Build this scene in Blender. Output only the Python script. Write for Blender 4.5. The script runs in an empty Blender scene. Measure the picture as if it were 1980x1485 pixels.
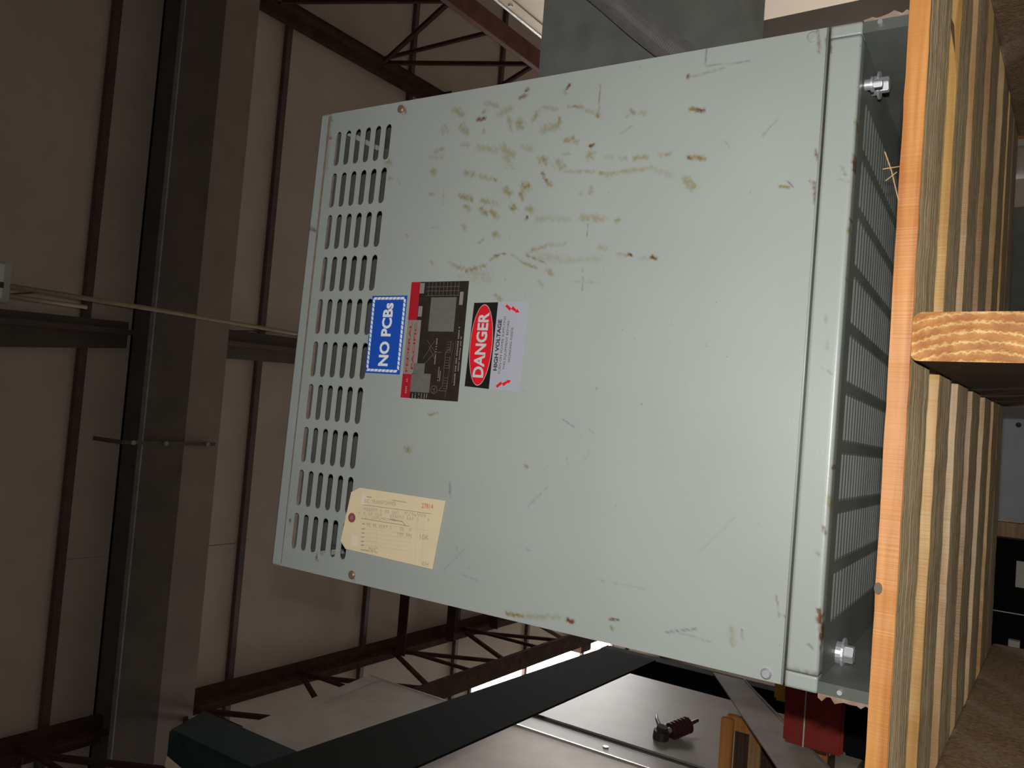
import bpy, bmesh, math, random
import numpy as np
from mathutils import Vector, Matrix

# ------------------------------------------------------------------ camera
SC = bpy.context.scene
CAM = Vector((0.28717, -1.00308, -0.22838))
RGT = Vector((0.995958, -0.0804325, 0.0399814))      # world direction of the picture's upper edge
UPV = Vector((-0.0783945, -0.5611216, 0.8240127))
FWD = Vector((0.043843, 0.8238162, 0.5651589))
cd = bpy.data.cameras.new('camera'); cd.sensor_width = 36; cd.lens = 28.6956; cd.clip_start = 0.02
cam = bpy.data.objects.new('camera', cd); SC.collection.objects.link(cam)
m = Matrix((( -UPV.x, RGT.x, -FWD.x), (-UPV.y, RGT.y, -FWD.y), (-UPV.z, RGT.z, -FWD.z))).to_4x4()
m.translation = CAM; cam.matrix_world = m
SC.camera = cam
SC.view_settings.view_transform = 'Standard'; SC.view_settings.look = 'None'
SC.view_settings.gamma = 1; SC.view_settings.exposure = 0.0; SC.view_settings.use_curve_mapping = False
# ------------------------------------------------------------------ light
WORLD = 0.035; FLASH = 14.5; SKY = 11.0
w = bpy.data.worlds.new('world'); SC.world = w; w.use_nodes = True
w.node_tree.nodes['Background'].inputs[0].default_value = (1.0, 0.93, 0.84, 1)
w.node_tree.nodes['Background'].inputs[1].default_value = WORLD
ld = bpy.data.lights.new('camera_flash', 'AREA'); ld.shape = 'RECTANGLE'; ld.size = 0.03; ld.size_y = 0.015
ld.energy = FLASH; ld.color = (1.0, 0.985, 0.95)
lo = bpy.data.objects.new('camera_flash', ld); SC.collection.objects.link(lo)
lm = m.copy(); lm.translation = CAM + RGT*0.068 + UPV*0.0 - FWD*0.005; lo.matrix_world = lm

# ------------------------------------------------------------------ helpers
C = SC.collection
def link(o, parent=None):
    C.objects.link(o)
    if parent: o.parent = parent
    return o
def thing(name, label, cat, loc=(0,0,0), rot=(0,0,0), group=None, kind=None):
    o = bpy.data.objects.new(name, None); o.empty_display_size = .05
    link(o); o.location = loc; o.rotation_euler = rot
    if label: o['label'] = label
    if cat: o['category'] = cat
    if group: o['group'] = group
    if kind: o['kind'] = kind
    return o
def tag(o, label=None, cat=None, group=None, kind=None):
    if label: o['label'] = label
    if cat: o['category'] = cat
    if group: o['group'] = group
    if kind: o['kind'] = kind
    return o
class MB:
    def __init__(s): s.v=[]; s.f=[]; s.mi=[]
    def add(s, vs, fs, mi=0):
        n=len(s.v); s.v += [tuple(v) for v in vs]
        for f in fs: s.f.append(tuple(i+n for i in f)); s.mi.append(mi)
        return s
    def box(s, a, b, mi=0):
        (x0,y0,z0),(x1,y1,z1)=a,b
        return s.hexa([(x0,y0,z0),(x1,y0,z0),(x1,y1,z0),(x0,y1,z0),(x0,y0,z1),(x1,y0,z1),(x1,y1,z1),(x0,y1,z1)],mi)
    def hexa(s, p, mi=0):   # bottom 4 ccw, top 4 ccw
        return s.add(p,[(0,3,2,1),(4,5,6,7),(0,1,5,4),(1,2,6,5),(2,3,7,6),(3,0,4,7)],mi)
    def prism(s, poly, d, mi=0):   # poly list of 3d points, extruded by vector d
        n=len(poly); d=Vector(d); a=[Vector(p) for p in poly]; b=[p+d for p in a]
        return s.add(a+b,[tuple(range(n))[::-1],tuple(range(n,2*n))]+[(i,(i+1)%n,n+(i+1)%n,n+i) for i in range(n)],mi)
    def bar(s, p, q, wx, wy, up=(0,0,1), mi=0):
        p,q=Vector(p),Vector(q); d=(q-p).normalized(); u=Vector(up); r=d.cross(u).normalized(); u=r.cross(d)
        c=[(-1,-1),(1,-1),(1,1),(-1,1)]
        return s.hexa([p+r*wx/2*i+u*wy/2*j for i,j in c]+[q+r*wx/2*i+u*wy/2*j for i,j in c],mi)
    def tube(s, pts, rad, n=10, mi=0, caps=True):
        pts=[Vector(p) for p in pts]; rings=[]; up=Vector((0.13,0.21,1)).normalized()
        for i,p in enumerate(pts):
            d=(pts[min(i+1,len(pts)-1)]-pts[max(i-1,0)]).normalized()
            r=d.cross(up).normalized(); u=r.cross(d); R=rad[i] if hasattr(rad,'__len__') else rad
            rings.append([p+(r*math.cos(2*math.pi*k/n)+u*math.sin(2*math.pi*k/n))*R for k in range(n)])
        vs=[v for r in rings for v in r]; fs=[]
        for i in range(len(pts)-1):
            for k in range(n): fs.append((i*n+k,i*n+(k+1)%n,(i+1)*n+(k+1)%n,(i+1)*n+k))
        if caps: fs += [tuple(range(n))[::-1], tuple((len(pts)-1)*n+k for k in range(n))]
        return s.add(vs,fs,mi)
    def build(s, name, mats, parent=None, bevel=0, smooth=False, seg=2):
        me=bpy.data.meshes.new(name); me.from_pydata(s.v,[],s.f)
        if not isinstance(mats,(list,tuple)): mats=[mats]
        for x in mats: me.materials.append(x)
        me.polygons.foreach_set('material_index', s.mi)
        bm=bmesh.new(); bm.from_mesh(me); bmesh.ops.recalc_face_normals(bm,faces=bm.faces)
        if bevel:
            bmesh.ops.bevel(bm,geom=[e for e in bm.edges if len(e.link_faces)==2 and e.calc_face_angle(0)>.6],offset=bevel,segments=seg,affect='EDGES',clamp_overlap=True)
        bm.to_mesh(me); bm.free()
        if smooth: me.polygons.foreach_set('use_smooth',[True]*len(me.polygons))
        o=bpy.data.objects.new(name,me); link(o,parent); return o

def mat(name, col, rough=.6, metal=0, noise=0, nscale=8, col2=None, bump=0, bscale=60, stretch=None, emit=0, spec=.5, speck=0):
    mt=bpy.data.materials.new(name); mt.use_nodes=True; nt=mt.node_tree; N=nt.nodes; L=nt.links
    b=N['Principled BSDF']; b.inputs['Base Color'].default_value=(*col,1); b.inputs['Roughness'].default_value=rough
    b.inputs['Metallic'].default_value=metal; b.inputs['Diffuse Roughness'].default_value=.8 if rough>.55 else .3; b.inputs['Specular IOR Level'].default_value=spec
    if emit:
        b.inputs['Emission Color'].default_value=(*col,1); b.inputs['Emission Strength'].default_value=emit
    tc=N.new('ShaderNodeTexCoord'); mp=N.new('ShaderNodeMapping'); L.new(tc.outputs['Object'],mp.inputs[0])
    if stretch: mp.inputs['Scale'].default_value=stretch
    if noise:
        n=N.new('ShaderNodeTexNoise'); n.inputs['Scale'].default_value=nscale; n.inputs['Detail'].default_value=6; L.new(mp.outputs[0],n.inputs[0])
        r=N.new('ShaderNodeValToRGB'); r.color_ramp.elements[0].position=.5-.25; r.color_ramp.elements[1].position=.5+.2
        c2=col2 or tuple(c*(1-noise) for c in col)
        r.color_ramp.elements[0].color=(*c2,1); r.color_ramp.elements[1].color=(*col,1)
        L.new(n.outputs[0],r.inputs[0]); L.new(r.outputs[0],b.inputs['Base Color'])
    if bump:
        n2=N.new('ShaderNodeTexNoise'); n2.inputs['Scale'].default_value=bscale; n2.inputs['Detail'].default_value=4; L.new(mp.outputs[0],n2.inputs[0])
        bp=N.new('ShaderNodeBump'); bp.inputs['Strength'].default_value=bump; bp.inputs['Distance'].default_value=.002
        L.new(n2.outputs[0],bp.inputs['Height']); L.new(bp.outputs[0],b.inputs['Normal'])
    return mt

M={}
M['ceil']=mat('ceiling_board',(.60,.50,.40),.85,noise=.12,nscale=3,bump=.3)
M['purlin']=mat('rusty_primer_steel',(.13,.085,.065),.7,noise=.3,nscale=6)
M['ibeam']=mat('dark_beam_steel',(.135,.105,.08),.85,noise=.35,nscale=4)
M['duct']=mat('dusty_brown_sheet',(.34,.265,.205),.8,noise=.2,nscale=4)
M['truss']=mat('red_oxide_steel',(.10,.055,.04),.95,noise=.4,nscale=9,spec=.05)
M['wall']=mat('dark_wall_board',(.16,.13,.10),.9,noise=.2,nscale=2)
M['floor']=mat('concrete',(.34,.31,.28),.8,noise=.3,nscale=3)
M['sky']=mat('daylight_and_fill',(1.0,.98,.97),.5,emit=SKY)
M['fixture']=mat('pale_grey_enamel',(.36,.38,.33),.5,noise=.1)
M['fixdark']=mat('dark_rubber',(.02,.022,.025),.6)
M['cream']=mat('cream_plastic',(.62,.60,.50),.5)
M['conduit']=mat('galvanised_brown',(.40,.31,.20),.5,noise=.2,nscale=20)
M['green']=mat('dark_green_enamel',(.009,.017,.014),.75,noise=.5,nscale=25,bump=.4,spec=.15)
M['brace']=mat('dull_grey_brown_paint',(.36,.315,.26),.55,noise=.25,nscale=12)
M['cab']=mat('galvanised_cabinet_sheet',(.66,.60,.52),.40,metal=.3,noise=.25,nscale=7,bump=.15,bscale=200)
M['cabfront']=mat('pale_enamel_sheet',(.40,.36,.305),.36,metal=.12,noise=.14,nscale=9)
M['cream_cab']=mat('cream_enamel_sheet',(.74,.61,.46),.42,metal=.38,noise=.06,nscale=5)
M['rim']=mat('bright_metal_and_rim_light',(.85,.83,.78),.25,metal=.9)  # pale metal paints the rim light on cabinet edges; rivets share it
M['dkgrey']=mat('dark_grey_enamel',(.26,.275,.25),.6,noise=.25,nscale=14)
M['flex']=mat('dull_aluminium_flex',(.26,.245,.25),.6,metal=.15,noise=.2,nscale=30)
M['black']=mat('black_enamel',(.006,.007,.006),.8,spec=.1)
M['red']=mat('red_paint',(.36,.03,.018),.5,noise=.3,nscale=10)
M['yellow']=mat('yellow_plastic',(.75,.45,.05),.5)
M['white']=mat('off_white_paint',(.65,.63,.56),.5)
M['bolt']=mat('zinc_plated_steel',(.58,.60,.62),.42,metal=.7)
M['inner_shade']=mat('inner_shade_sheet',(.075,.07,.068),.8,noise=.3,nscale=10)  # near-black colour paints the shade behind the slots
M['core']=mat('red_brown_varnish',(.10,.042,.03),.5,noise=.4,nscale=20)
M['greypanel']=mat('blue_grey_sheet',(.52,.57,.62),.5,noise=.15,nscale=9)
M['rust']=mat('flaking_rust',(.26,.13,.07),.85,noise=.5,nscale=40,col2=(.42,.38,.33),bump=.6)
M['gland']=mat('dark_rubber_gland',(.05,.045,.035),.4,noise=.4,nscale=40)
M['maroon']=mat('maroon_wire',(.06,.018,.016),.5)

def wood(name, c1, c2, gray, seed):
    mt=bpy.data.materials.new(name); mt.use_nodes=True; nt=mt.node_tree; N=nt.nodes; L=nt.links; b=N['Principled BSDF']
    tc=N.new('ShaderNodeTexCoord'); mp=N.new('ShaderNodeMapping'); mp.inputs['Location'].default_value=(seed*3.1,seed*1.7,seed); mp.inputs['Scale'].default_value=(1.2,22,30) if not gray else (1.5,60,60)
    L.new(tc.outputs['Object'],mp.inputs[0])
    n=N.new('ShaderNodeTexNoise'); n.inputs['Scale'].default_value=2.2; n.inputs['Detail'].default_value=8; n.inputs['Distortion'].default_value=.6; L.new(mp.outputs[0],n.inputs[0])
    r=N.new('ShaderNodeValToRGB'); r.color_ramp.elements[0].position=.34; r.color_ramp.elements[1].position=.66
    r.color_ramp.elements[0].color=(*c2,1); r.color_ramp.elements[1].color=(*c1,1); L.new(n.outputs[0],r.inputs[0])
    n3=N.new('ShaderNodeTexNoise'); n3.inputs['Scale'].default_value=7; n3.inputs['Detail'].default_value=3; L.new(tc.outputs['Object'],n3.inputs[0])
    mx=N.new('ShaderNodeMixRGB'); mx.blend_type='MULTIPLY'; mx.inputs[0].default_value=.55
    r3=N.new('ShaderNodeValToRGB'); r3.color_ramp.elements[0].position=.35; r3.color_ramp.elements[1].position=.6; r3.color_ramp.elements[0].color=(.70,.56,.42,1) if not gray else (.72,.64,.55,1)
    L.new(n3.outputs[0],r3.inputs[0]); L.new(r.outputs[0],mx.inputs[1]); L.new(r3.outputs[0],mx.inputs[2]); L.new(mx.outputs[0],b.inputs['Base Color'])
    b.inputs['Roughness'].default_value=.42 if not gray else .85; b.inputs['Diffuse Roughness'].default_value=.3 if not gray else 1
    mb=N.new('ShaderNodeMapping'); L.new(tc.outputs['Object'],mb.inputs[0])
    mb.inputs['Scale'].default_value=(160,1,1) if not gray else (4,90,90)      # saw marks across the edge
    n2=N.new('ShaderNodeTexNoise'); n2.inputs['Scale'].default_value=2; n2.inputs['Detail'].default_value=3; L.new(mb.outputs[0],n2.inputs[0])
    bp=N.new('ShaderNodeBump'); bp.inputs['Strength'].default_value=.35 if not gray else .7; bp.inputs['Distance'].default_value=.0015 if not gray else .006; L.new(n2.outputs[0],bp.inputs['Height']); L.new(bp.outputs[0],b.inputs['Normal'])
    return mt
EDGE=[wood('sawn_pine_edge_%d'%i,c1,c2,False,i) for i,(c1,c2) in enumerate([((.70,.33,.10),(.50,.19,.045)),((.72,.46,.17),(.52,.27,.07)),((.70,.50,.27),(.50,.30,.13)),((.55,.36,.17),(.36,.2,.08))])]
WEATH=[wood('weathered_underside_%d'%i,(.42+.03*i,.32+.02*i,.185+.02*i),(.19,.135,.07),True,i+5) for i in range(2)]
DARKW=wood('dark_weathered_wood',(.11,.065,.035),(.05,.028,.016),True,11)

def endgrain():
    mt=bpy.data.materials.new('pine_end_grain'); mt.use_nodes=True; nt=mt.node_tree; N=nt.nodes; L=nt.links; b=N['Principled BSDF']
    tc=N.new('ShaderNodeTexCoord'); mp=N.new('ShaderNodeMapping'); mp.inputs['Location'].default_value=(-.475,0,.30); L.new(tc.outputs['Object'],mp.inputs[0])
    mp.inputs['Scale'].default_value=(1,0,1)
    wv=N.new('ShaderNodeTexWave'); wv.wave_type='RINGS'; wv.rings_direction='Y'; wv.inputs['Scale'].default_value=30; wv.inputs['Distortion'].default_value=3.5; wv.inputs['Detail'].default_value=3; wv.inputs['Detail Scale'].default_value=6
    # rings centred well below and right of the end
    mp.inputs['Location'].default_value=(-.245,0,.150); L.new(mp.outputs[0],wv.inputs[0])
    r=N.new('ShaderNodeValToRGB'); e=r.color_ramp.elements; e[0].position=.15; e[0].color=(.44,.175,.028,1); e[1].position=1.0; e[1].color=(.68,.46,.20,1)
    x=e.new(.8); x.color=(.54,.25,.05,1); L.new(wv.outputs[0],r.inputs[0])
    n=N.new('ShaderNodeTexNoise'); n.inputs['Scale'].default_value=45; n.inputs['Detail'].default_value=5; L.new(tc.outputs['Object'],n.inputs[0])
    r2=N.new('ShaderNodeValToRGB'); r2.color_ramp.elements[0].position=.38; r2.color_ramp.elements[0].color=(.66,.50,.28,1); r2.color_ramp.elements[1].position=.6
    L.new(n.outputs[0],r2.inputs[0]); mx=N.new('ShaderNodeMixRGB'); mx.blend_type='MULTIPLY'; mx.inputs[0].default_value=.8
    L.new(r.outputs[0],mx.inputs[1]); L.new(r2.outputs[0],mx.inputs[2]); L.new(mx.outputs[0],b.inputs['Base Color']); b.inputs['Roughness'].default_value=.6
    bp=N.new('ShaderNodeBump'); bp.inputs['Strength'].default_value=.5; bp.inputs['Distance'].default_value=.001; L.new(wv.outputs[0],bp.inputs['Height']); L.new(bp.outputs[0],b.inputs['Normal'])
    return mt
ENDG=endgrain()

def painted():   # grey-green enamel with stains held in a colour attribute ("wear": r olive, g rust, b dark scratch)
    mt=bpy.data.materials.new('grey_enamel_paint'); mt.use_nodes=True; nt=mt.node_tree; N=nt.nodes; L=nt.links; b=N['Principled BSDF']
    at=N.new('ShaderNodeVertexColor'); at.layer_name='wear'; sp=N.new('ShaderNodeSeparateColor'); L.new(at.outputs[0],sp.inputs[0])
    tc=N.new('ShaderNodeTexCoord')
    n=N.new('ShaderNodeTexNoise'); n.inputs['Scale'].default_value=5; n.inputs['Detail'].default_value=5; L.new(tc.outputs['Object'],n.inputs[0])
    r=N.new('ShaderNodeValToRGB'); r.color_ramp.elements[0].position=.3; r.color_ramp.elements[1].position=.7
    r.color_ramp.elements[0].color=(.325,.355,.33,1); r.color_ramp.elements[1].color=(.352,.383,.355,1); L.new(n.outputs[0],r.inputs[0])
    cur=r.outputs[0]
    # fine speckling of grime
    v=N.new('ShaderNodeTexNoise'); v.inputs['Scale'].default_value=120; v.inputs['Detail'].default_value=2; L.new(tc.outputs['Object'],v.inputs[0])
    v2=N.new('ShaderNodeTexNoise'); v2.inputs['Scale'].default_value=6; v2.inputs['Detail'].default_value=2; L.new(tc.outputs['Object'],v2.inputs[0])
    mu=N.new('ShaderNodeMath'); mu.operation='MULTIPLY'; L.new(v.outputs[0],mu.inputs[0]); L.new(v2.outputs[0],mu.inputs[1])
    rr=N.new('ShaderNodeValToRGB'); rr.color_ramp.elements[0].position=.735; rr.color_ramp.elements[1].position=.78; L.new(v.outputs[0],rr.inputs[0])
    ml=N.new('ShaderNodeMath'); ml.operation='MULTIPLY'; ml.inputs[1].default_value=.4; L.new(rr.outputs[0],ml.inputs[0])
    def mix(cur,fac,col):
        x=N.new('ShaderNodeMixRGB'); L.new(fac,x.inputs[0]); L.new(cur,x.inputs[1]); x.inputs[2].default_value=(*col,1); return x.outputs[0]
    cur=mix(cur,ml.outputs[0],(.16,.15,.11))
    bn=N.new('ShaderNodeTexNoise'); bn.inputs['Scale'].default_value=140; bn.inputs['Detail'].default_value=4; L.new(tc.outputs['Object'],bn.inputs[0])
    br=N.new('ShaderNodeMapRange'); br.inputs[1].default_value=.36; br.inputs[2].default_value=.56; br.inputs[3].default_value=.35; br.inputs[4].default_value=1.15; L.new(bn.outputs[0],br.inputs[0])
    def k(ch):
        x=N.new('ShaderNodeMath'); x.operation='MULTIPLY'; x.use_clamp=True; L.new(sp.outputs[ch],x.inputs[0]); L.new(br.outputs[0],x.inputs[1]); return x.outputs[0]
    cur=mix(cur,k(0),(.22,.175,.055)); cur=mix(cur,k(1),(.14,.06,.026)); cur=mix(cur,k(2),(.09,.10,.10))
    L.new(cur,b.inputs['Base Color']); b.inputs['Roughness'].default_value=.36; b.inputs['Specular IOR Level'].default_value=.5
    b2=N.new('ShaderNodeBump'); b2.inputs['Strength'].default_value=.12; b2.inputs['Distance'].default_value=.0006; nn=N.new('ShaderNodeTexNoise'); nn.inputs['Scale'].default_value=350; L.new(tc.outputs['Object'],nn.inputs[0]); L.new(nn.outputs[0],b2.inputs['Height']); L.new(b2.outputs[0],b.inputs['Normal'])
    return mt
PAINT=painted()
PLAIN=mat('grey_enamel_plain',(.338,.368,.342),.5,noise=.12,nscale=7)
UNDER=mat('dark_grey_underside',(.105,.115,.10),.55,noise=.35,nscale=9)  # darker grey than the cabinet paint, for pan and legs

STAINS=[tuple(int(a) for a in s.split()) for s in "748 557 749 544 28 80 1;757 549 762 544 20 50 1;782 472 784 468 19 100 1;772 482 776 471 24 60 1;771 604 760 588 37 45 0;739 621 740 619 42 50 0;740 587 730 577 37 50 0;725 544 729 543 20 50 1;773 545 765 523 24 35 0;751 518 759 496 32 35 0;744 499 725 494 24 40 0;735 481 728 476 43 50 0;736 455 745 448 27 50 0;753 440 746 417 23 30 0;718 435 721 413 43 40 0;723 410 732 410 19 60 0;694 468 690 454 27 35 0;673 435 669 427 35 65 0;665 407 658 398 38 45 0;651 430 645 428 19 100 1;643 425 639 422 19 60 1;635 419 632 414 23 55 0;636 462 632 453 35 75 0;650 514 648 512 16 90 0;665 572 660 557 28 50 0;657 542 651 522 24 35 0;674 636 671 633 33 50 0;699 508 684 486 36 40 0;686 499 669 491 36 30 0;703 552 695 517 32 30 0;712 582 709 572 24 35 0;705 636 708 619 21 40 0;696 645 695 620 25 25 0;632 494 625 484 31 55 0;625 465 617 460 27 70 0;604 478 601 475 31 85 0;600 450 597 444 31 50 0;629 576 621 555 28 65 0;610 564 607 559 28 55 0;618 535 611 508 24 50 0;605 536 597 525 28 60 0;600 516 590 504 24 60 0;580 567 575 562 24 40 0;564 506 562 501 31 55 0;583 452 586 450 19 100 1;581 432 583 423 27 30 0;551 534 556 526 12 40 1;524 508 530 497 15 70 0;531 501 533 483 11 60 1;531 471 518 450 11 50 1;518 450 509 426 15 50 0;508 552 515 518 20 65 0;503 539 498 510 56 20 0;515 570 512 559 20 50 0;530 446 536 436 19 70 0;529 446 516 411 11 50 1;536 436 543 410 19 40 0;543 410 544 381 19 30 0;527 426 519 374 38 22 0;519 378 520 325 29 20 0;506 407 500 401 26 45 0;489 419 483 415 22 30 0;526 622 521 619 16 40 0;522 585 518 575 20 35 0;499 563 495 524 32 12 0;775 402 780 398 19 95 1;772 407 769 403 19 40 0;748 398 745 379 15 50 1;745 379 730 349 19 40 0;732 349 727 346 22 80 0;773 348 734 346 7 60 0;729 296 723 291 22 35 1;723 280 721 274 21 40 0;719 210 716 200 17 90 0;716 201 714 191 21 100 1;653 205 649 185 21 80 0;654 208 651 205 14 80 1;684 355 685 351 18 100 1;696 396 699 386 26 70 0;693 381 692 376 19 60 0;677 398 676 389 15 35 0;671 354 672 353 41 50 0;666 330 664 318 26 20 0;661 305 660 298 29 25 1;659 284 659 267 25 50 0;660 249 660 234 17 50 0;650 391 646 345 15 40 0;643 335 639 324 18 75 0;640 324 642 293 18 50 0;642 293 642 257 21 40 0;642 257 629 227 25 20 0;622 207 611 196 34 50 0;621 347 616 348 22 50 0;616 363 615 362 18 50 0;584 432 579 380 27 20 0;580 359 577 326 33 40 0;572 304 572 302 18 90 0;571 348 554 348 7 40 2;506 350 476 348 7 50 2;488 367 487 322 7 30 0;536 326 534 317 25 30 0;525 298 523 281 14 40 0;524 281 523 278 17 100 1;518 263 519 246 17 30 0;519 247 518 242 21 100 1;763 218 767 216 14 80 1;806 194 775 193 7 50 2;775 193 772 134 7 35 2;763 217 768 168 10 40 0;671 160 660 152 6 30 2;671 110 692 92 6 40 2;719 303 725 295 7 40 0;696 309 706 293 11 35 0;608 74 602 68 9 80 2;603 84 601 73 13 70 0;605 44 579 40 16 70 1;645 44 632 42 12 70 1;606 48 603 41 12 90 1;797 52 770 48 16 50 1;784 39 769 37 22 90 1;9 424 10 399 18 80 0;10 399 20 342 21 35 0;19 327 18 320 24 100 1;33 265 34 253 13 80 1;23 261 21 260 16 90 0;53 103 35 100 25 30 0;55 90 43 89 6 60 1;32 185 44 148 9 50 2;36 178 32 127 6 30 2;225 637 224 627 24 70 0;282 598 286 582 12 70 0;222 417 220 412 14 60 0;184 546 161 542 15 40 2;291 360 283 343 7 50 2;281 319 276 310 7 40 2;242 351 228 346 7 30 2;238 322 252 316 7 30 2;163 406 196 376 7 40 2;52 541 89 506 7 30 2;50 507 46 478 7 30 2;80 292 80 217 6 25 2;137 152 188 110 6 20 2;758 739 754 734 13 50 0;699 742 695 728 22 60 0;670 729 668 722 17 50 0;760 882 754 873 28 60 1;798 880 780 873 18 50 1;781 877 696 875 14 40 1;595 902 589 886 27 70 1;81 875 73 867 22 80 1;27 805 24 802 17 90 1;157 870 154 863 17 50 1;15 727 8 719 29 60 1;0 704 -1 700 16 50 1;668 709 654 700 13 20 2;580 628 581 613 12 30 2;570 679 568 674 17 40 1;636 637 634 630 21 45 1;645 612 617 610 8 40 0;789 718 781 708 35 70 1;470 493 462 484 19 50 0;105 402 103 397 10 30 2;675 0 653 -4 15 90 0;635 1 618 -1 15 90 1;559 0 554 -3 12 90 1;546 0 527 -6 18 60 0;487 -2 481 -6 18 80 1;94 4 42 -4 20 100 1;53 14 51 10 14 60 1;21 36 21 -1 12 60 1;260 0 276 -5 9 80 1;226 3 197 -5 18 50 0;190 5 184 3 15 80 1;160 11 158 9 12 50 0;103 53 79 48 9 40 1;81 41 75 39 12 60 1;623 14 610 7 9 40 2;607 16 603 4 9 30 2;447 20 385 13 6 30 2;377 18 371 6 6 40 2".split(';')]
def wear_at(X, Z):
    out=np.zeros((len(X),4),dtype=np.float32); out[:,3]=1
    wob=.35*np.sin(X*510+3*np.sin(Z*330))+.3*np.sin(Z*640+2*np.sin(X*290))
    for x0,z0,x1,z1,r,s,k in STAINS:
        x0,z0,x1,z1,r,s=x0/1000,z0/1000,x1/1000,z1/1000,max(r/10000,.0007)*(1.5 if k==0 else 1.15),s/100*(1.15 if k==0 else 1.1)
        dx,dz=x1-x0,z1-z0; L=dx*dx+dz*dz+1e-9
        t=np.clip(((X-x0)*dx+(Z-z0)*dz)/L,0,1)
        d=np.hypot(X-x0-t*dx,Z-z0-t*dz)/(r*(1.15+wob*.8))
        a=s*np.clip(1.35-d,0,1); out[:,k]=np.maximum(out[:,k],a)
    return out
def put_wear(o, flip=False):
    me=o.data; n=len(me.vertices); co=np.empty(n*3,dtype=np.float32); me.vertices.foreach_get('co',co); co=co.reshape(-1,3)
    a=me.color_attributes.new('wear','FLOAT_COLOR','POINT'); wv=wear_at(co[:,0],co[:,2]); a.data.foreach_set('color',wv.ravel())

# ================================================================== SETTING
ZC=5.772
# ceiling: board panels between the purlins, skylights let into it, unseen ones added as fill
ceil=thing('ceiling',None,None,kind='structure')
YP=[-5.9,-4.3,-2.7,-1.1,.5,2.1,3.70,5.34,6.94,8.54,10.14,11.74,13.2]
SKYL=[(-4.7,-2.95,7.3,11.2),(-.4,1.8,8.0,12.6),(4.2,5.8,8.0,12.6)]  # second and third are unseen, added to light the cabinets
def cells(y0,y1):
    xs=[-9,-4.7,-2.95,-.4,1.8,4.2,5.8,9]; out=[]; x=-9
    for a,b in zip(xs[:-1],xs[1:]):
        cuts=[(y0,y1)]
        for sx0,sx1,sy0,sy1 in SKYL:
            if a>=sx0 and b<=sx1:
                n=[]
                for c0,c1 in cuts:
                    if c1<=sy0 or c0>=sy1: n.append((c0,c1)); continue
                    if c0<sy0: n.append((c0,sy0))
                    if c1>sy1: n.append((sy1,c1))
                cuts=n
        for c in cuts: out.append((a,b,*c))
    return out
for y0,y1 in zip(YP[:-1],YP[1:]):
    mb=MB()
    if y1<=7.3 and y0>-2: 
        # long boards with a joint; each its own panel
        for xa,xb in ((-9,-.983),(-.983,9)) if abs(y0-2.1)<.1 else ((-9,-3.6),(-3.6,9)):
            MB().box((xa+.004,y0+.004,ZC),(xb-.004,y1-.004,ZC+.03)).build('ceiling_panel',M['ceil'],ceil)
        continue
    for a,b,c,d in cells(y0,y1): mb.box((a,c,ZC),(b,d,ZC+.03))
    mb.build('ceiling_panel',M['ceil'],ceil)
# tapering yaw of the roof lines is taken up by the purlins themselves
for i,y in enumerate(YP[1:-1]):
    wd=.062 if abs(y-2.1)<.1 else .06
    y=y+.03 if abs(y-2.1)<.1 else y
    MB().box((-9,y-wd/2,ZC-.05),(9,y+wd/2,ZC-.001)).build('purlin',M['purlin'],ceil,bevel=.004)
for i,(a,b,c,d) in enumerate(SKYL):
    wn=MB().box((a+.01,c+.01,ZC+.01),(b-.01,d-.01,ZC+.02)).build('window_and_fill_%d'%(i+1),M['sky']); wn['kind']='structure'
    fr=MB()
    for q0,q1 in (((a,c),(b,c+.04)),((a,d-.04),(b,d)),((a,c),(a+.04,d)),((b-.04,c),(b,d))): fr.box((q0[0],q0[1],ZC-.03),(q1[0],q1[1],ZC+.03))
    fr.build('window_and_fill_frame',M['purlin'],wn)
for i,(xa,xb) in enumerate(((-7.8,-5.2),)):  # unseen glowing panel added to brighten the cream cabinet
    wn=MB().box((xa,13.17,1.3),(xb,13.19,4.3)).build('window_and_fill_%d'%(i+4),M['sky']); wn['kind']='structure'
    fr=MB()
    for q in (((xa-.05,13.14,1.25),(xb+.05,13.199,1.3)),((xa-.05,13.14,4.3),(xb+.05,13.199,4.35)),((xa-.05,13.14,1.3),(xa,13.199,4.3)),((xb,13.14,1.3),(xb+.05,13.199,4.3)),(((xa+xb)/2-.02,13.14,1.3),((xa+xb)/2+.02,13.168,4.3))): fr.box(*q)
    fr.build('window_and_fill_frame',M['purlin'],wn)
f=MB().box((-9,-6,-1.80),(9,13.2,-1.75)).build('floor',M['floor']); f['kind']='structure'
for nm,a,b in (('wall_left',(-9.1,-6,-1.8),(-9,13.2,5.8)),('wall_right',(9,-6,-1.8),(9.1,13.2,5.8)),('wall_back',(-9.1,13.2,-1.8),(9.1,13.3,5.8))):
    MB().box(a,b).build(nm,M['wall'])['kind']='structure'

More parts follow.
